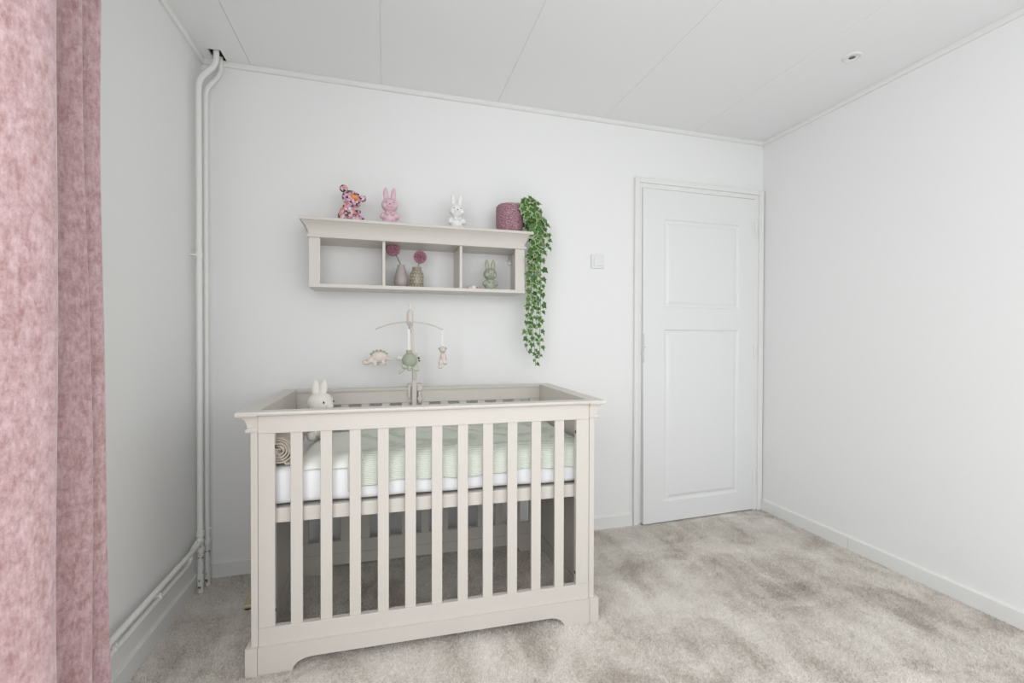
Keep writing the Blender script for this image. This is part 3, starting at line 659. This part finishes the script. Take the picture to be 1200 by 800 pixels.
# (vine way points carry -offset directly as local y)
for pts, nl, sz in vines:
    sm = bend(pts, .05, 4); b = NB(); tube(b, sm, .0016, 6); obj('vine', b, VM, pv, smooth=True)
    L = [0]
    for p, q2 in zip(sm, sm[1:]): L.append(L[-1]+(q2-p).length)
    for k in range(nl):
        d = (.07+.93*(k+.5)/nl)*L[-1]; i = max(j for j in range(len(L)) if L[j] <= d); i = min(i, len(sm)-2)
        p = sm[i].lerp(sm[i+1], (d-L[i])/max(1e-6, L[i+1]-L[i])); s = 1 if k % 2 else -1
        fr_ = 1-.45*(d/L[-1])**1.5; size = sz*1.22*fr_*rl.uniform(.8, 1.25)
        off = Vector((s*rl.uniform(.002, .014), -rl.uniform(0, .012), rl.uniform(-.006, .008)))
        add_leaf(p+off, size, (rl.uniform(-.5, .5)+.25*s, -1, rl.uniform(0, .75)), (s*rl.uniform(.1, 1.1), -.2, -rl.uniform(.3, 1)))
for k in range(34):     # crown spilling over the rim
    p = Vector((.742+rl.uniform(-.045, .075), -.14+rl.uniform(-.06, .05), 1.88+rl.uniform(-.10, .055)))
    if p.x < .725 and p.y > -.185 and p.z < 1.9: p.y = -.20-rl.uniform(0, .02)
    add_leaf(p, rl.uniform(.032, .045), (rl.uniform(-.7, .7), -1, rl.uniform(.1, .9)), (rl.uniform(-1, 1), -.2, -rl.uniform(-.3, 1)))

# ------------------------------------------------------------------ crib mobile
MC = Vector((.106, 2.385, 0)); WOODM = mat('whitewashed_wood', (.66, .61, .56), .5); add_bump(WOODM, 60, .1, .001)
MW = mat('white_lacquer', (.78, .77, .74), .35)
mo = thing('crib_mobile', 'whitewashed wooden mobile arm clamped to the rear rail of the crib', 'mobile', (.130, 2.425, .84), CP)
b = NB(); box(b, .118, .142, 2.4325, 2.446, .80, 1.02, .003); obj('lower_arm', b, WOODM, mo)
b = NB(); box(b, .121, .139, 2.420, 2.432, .96, 1.22, .003)
for v in b.verts: v.co.x -= (v.co.z-.96)*.055; v.co.x = .126+(v.co.x-.126)*(1-.25*(v.co.z-.96)/.26)
obj('upper_arm', b, WOODM, mo)
b = NB(); tube(b, bend([(.116, 2.426, 1.20), (.112, 2.424, 1.285), (.106, 2.385, 1.300), (.106, 2.385, 1.285)], .02), .006, 10); obj('arm_hook', b, MW, mo, smooth=True)
b = NB(); box(b, .098, .112, 2.446, 2.458, .862, .935, .003); box(b, .143, .172, 2.44, 2.458, .90, .935, .004); box(b, .150, .162, 2.435, 2.458, .84, .90, .003)
box(b, .098, .172, 2.4445, 2.512, .9195, .934, .003); box(b, .105, .165, 2.505, 2.516, .85, .934, .003); obj('clamp', b, WOODM, mo)
b = NB(); tube(b, [(.156, 2.43, .862), (.156, 2.46, .862)], .011, 16); obj('clamp_knob', b, WOODM, mo, smooth=40)
b = NB(); lathe(b, [(0, -.045), (.010, -.045), (.0155, -.038), (.0165, -.018), (.0165, .012), (.013, .028), (.006, .034), (.0055, .04), (0, .04)], (MC.x, MC.y, 1.277), 20); obj('hub', b, WOODM, mo, smooth=40)
b = NB(); lathe(b, [(0, .04), (.004, .04), (.0045, .05), (.0075, .056), (.0075, .064), (.004, .068), (0, .068)], (MC.x, MC.y, 1.277), 16); obj('finial', b, MW, mo, smooth=40)
def bar(dx, dy):
    b = NB(); P = []
    for k in range(17):
        t_ = -1+2*k/16; P.append((MC.x+dx*t_, MC.y+dy*t_, 1.252-.032*t_*t_-.006*t_**4))
    tube(b, P, .0032, 8); obj('crossbar', b, WOODM, mo, smooth=True)
bar(.165, 0); bar(.0, .105)
def hang(x, y, z0, z1, m, t, w_=.0028):
    b = NB(); box(b, x-w_, x+w_, y-.0006, y+.0006, z0, z1); obj('ribbon', b, m, t)
RIBW = mat('white_ribbon', (.82, .82, .80), .7)
BEI = fabric('blush_plush', (.76, .68, .62), .95, .5); GRN = fabric('sage_plush', (.40, .44, .34), .95, .5); WHT = fabric('white_plush', (.82, .80, .76), .95, .5); SPK = fabric('grey_green_felt', (.34, .37, .31), .95, .5)
# dinosaur
a = Vector((-.052, 2.385, 1.072)); t = thing('hanging_dinosaur', 'blush plush dinosaur with green back spikes hanging left on the mobile', 'soft toy', tuple(a), CP, 'plush toys hanging from the mobile')
blob('body', [((.010, 0, .006), (.040, .024, .027)), ((-.030, 0, -.010), (.024, .018, .016), ('Y', -.35)), ((-.050, 0, -.019), (.021, .016, .014)), ((.048, 0, -.004), (.022, .009, .007), ('Y', .15)),
              ((-.010, -.012, -.027), (.010, .010, .016)), ((.030, -.012, -.024), (.009, .009, .014)), ((.006, .012, -.025), (.009, .009, .014)), ((.038, .010, -.022), (.009, .008, .012))], BEI, t, .0028, a)
b = NB()
for k in range(6):
    an = math.radians(150-24*k); c = Vector((.008+.040*math.cos(an), 0, .006+.029*math.sin(an))); ell(b, a+c, (.0075, .004, .0085), ('Y', PI/2-an), 10, 8)
obj('back_spikes', b, SPK, t, smooth=True); eyes(t, a, [(-.046, -.0165, -.010)], .0024)
hang(a.x, a.y, a.z+.03, 1.2155, RIBW, t, .0012)
# turtle
a = Vector((.100, 2.282, 1.062)); t = thing('hanging_turtle', 'sage green plush turtle hanging in front of the mobile pole', 'soft toy', tuple(a), CP, 'plush toys hanging from the mobile')
blob('shell', [((0, 0, .004), (.036, .034, .036))], GRN, t, .003, a)
blob('limbs', [((0, -.018, -.034), (.016, .016, .013)), ((-.026, -.012, -.024), (.014, .010, .009), ('Y', .5)), ((-.036, -.004, -.046), (.022, .008, .008), ('Y', -.7)), ((.032, -.006, -.040), (.020, .009, .009), ('Y', .15)), ((.030, .004, -.022), (.012, .01, .009)), ((-.006, 0, -.028), (.026, .022, .012))], fabric('pale_sage_plush', (.52, .56, .46), .95, .5), t, .003, a)
b = NB(); tube(b, [a+Vector((-.002, 0, .036)), a+Vector((-.002, 0, .052))], [.012, .014], 12); obj('top_knot', b, GRN, t, smooth=True)
eyes(t, a, [(-.007, -.0335, -.032), (.007, -.0335, -.032)], .002)
hang(a.x-.003, a.y-.002, a.z+.045, 1.2155, RIBW, t, .0042)
# bear on the right
a = Vector((.268, 2.385, 1.082)); t = thing('hanging_bear', 'small blush plush bear hanging right on the mobile', 'soft toy', tuple(a), CP, 'plush toys hanging from the mobile')
blob('body', [((.002, 0, -.010), (.018, .017, .027)), ((.012, -.006, -.034), (.013, .013, .013)), ((-.012, -.006, -.036), (.010, .012, .013)), ((-.012, -.008, -.056), (.012, .012, .010)), ((-.004, -.016, .0), (.006, .007, .013))], BEI, t, .0026, a)
blob('head', [((0, -.002, .030), (.018, .016, .017)), ((.002, -.016, .025), (.008, .006, .006))], fabric('oat_plush', (.66, .62, .54), .95, .5), t, .0026, a)
for s in (-1, 1): blob('ear', [((.016*s, 0, .030+.006), (.006, .004, .007))], SPK, t, .002, a)
b = NB(); box(b, a.x-.012, a.x+.012, a.y-.008, a.y+.008, a.z+.050, a.z+.058, .002); obj('cap_loop', b, RIBW, t)
hang(a.x-.001, a.y, a.z+.056, 1.2155, RIBW, t, .0035)
# lamb behind the turtle
a = Vector((.104, 2.488, 1.075)); t = thing('hanging_lamb', 'cream plush lamb half hidden behind the hanging turtle', 'soft toy', tuple(a), CP, 'plush toys hanging from the mobile')
blob('body', [((0, 0, 0), (.040, .022, .028)), ((-.048, 0, -.008), (.020, .016, .014)), ((.046, -.002, .004), (.016, .014, .016)), ((.044, 0, -.022), (.009, .009, .016)), ((-.026, 0, -.026), (.009, .009, .014))], WHT, t, .003, a)
b = NB(); ell(b, a+Vector((.050, -.014, -.008)), (.005, .004, .006)); ell(b, a+Vector((.053, -.012, -.022)), (.004, .004, .004)); obj('dark_spots', b, EYEM, t, smooth=True)
hang(a.x, a.y, a.z+.026, 1.2155, RIBW, t, .0015)

# woven pad on the carpet behind the crib
a = (-.545, 2.245, .0); t = thing('woven_pad', 'small cream woven wedge pad on the carpet behind the left end of the crib', 'pad', a)
WV = fabric('cream_weave', (.62, .58, .44), .9, .3)
ck = nd(WV, 'ShaderNodeTexChecker', Scale=110); ck.inputs['Color1'].default_value = (.68, .62, .46, 1); ck.inputs['Color2'].default_value = (.45, .40, .27, 1); lk(WV, coords(WV, 'Object', (1, 1, 1), (0, 0, .7)), ck.inputs['Vector']); lk(WV, ck.outputs['Color'], bsdf(WV).inputs['Base Color'])
q = NB(); prism(q, [(-.598, .020), (-.590, .012), (-.505, .012), (-.500, .045), (-.512, .055), (-.575, .031)], 'y', 2.21, 2.30); obj('woven_top', q, WV, t)
q = NB(); box(q, -.588, -.505, 2.215, 2.295, 0.001, .0118, .002); obj('pad_base', q, mat('dark_underside', (.05, .035, .025), .8), t)  # thin dark brown slab under the woven top
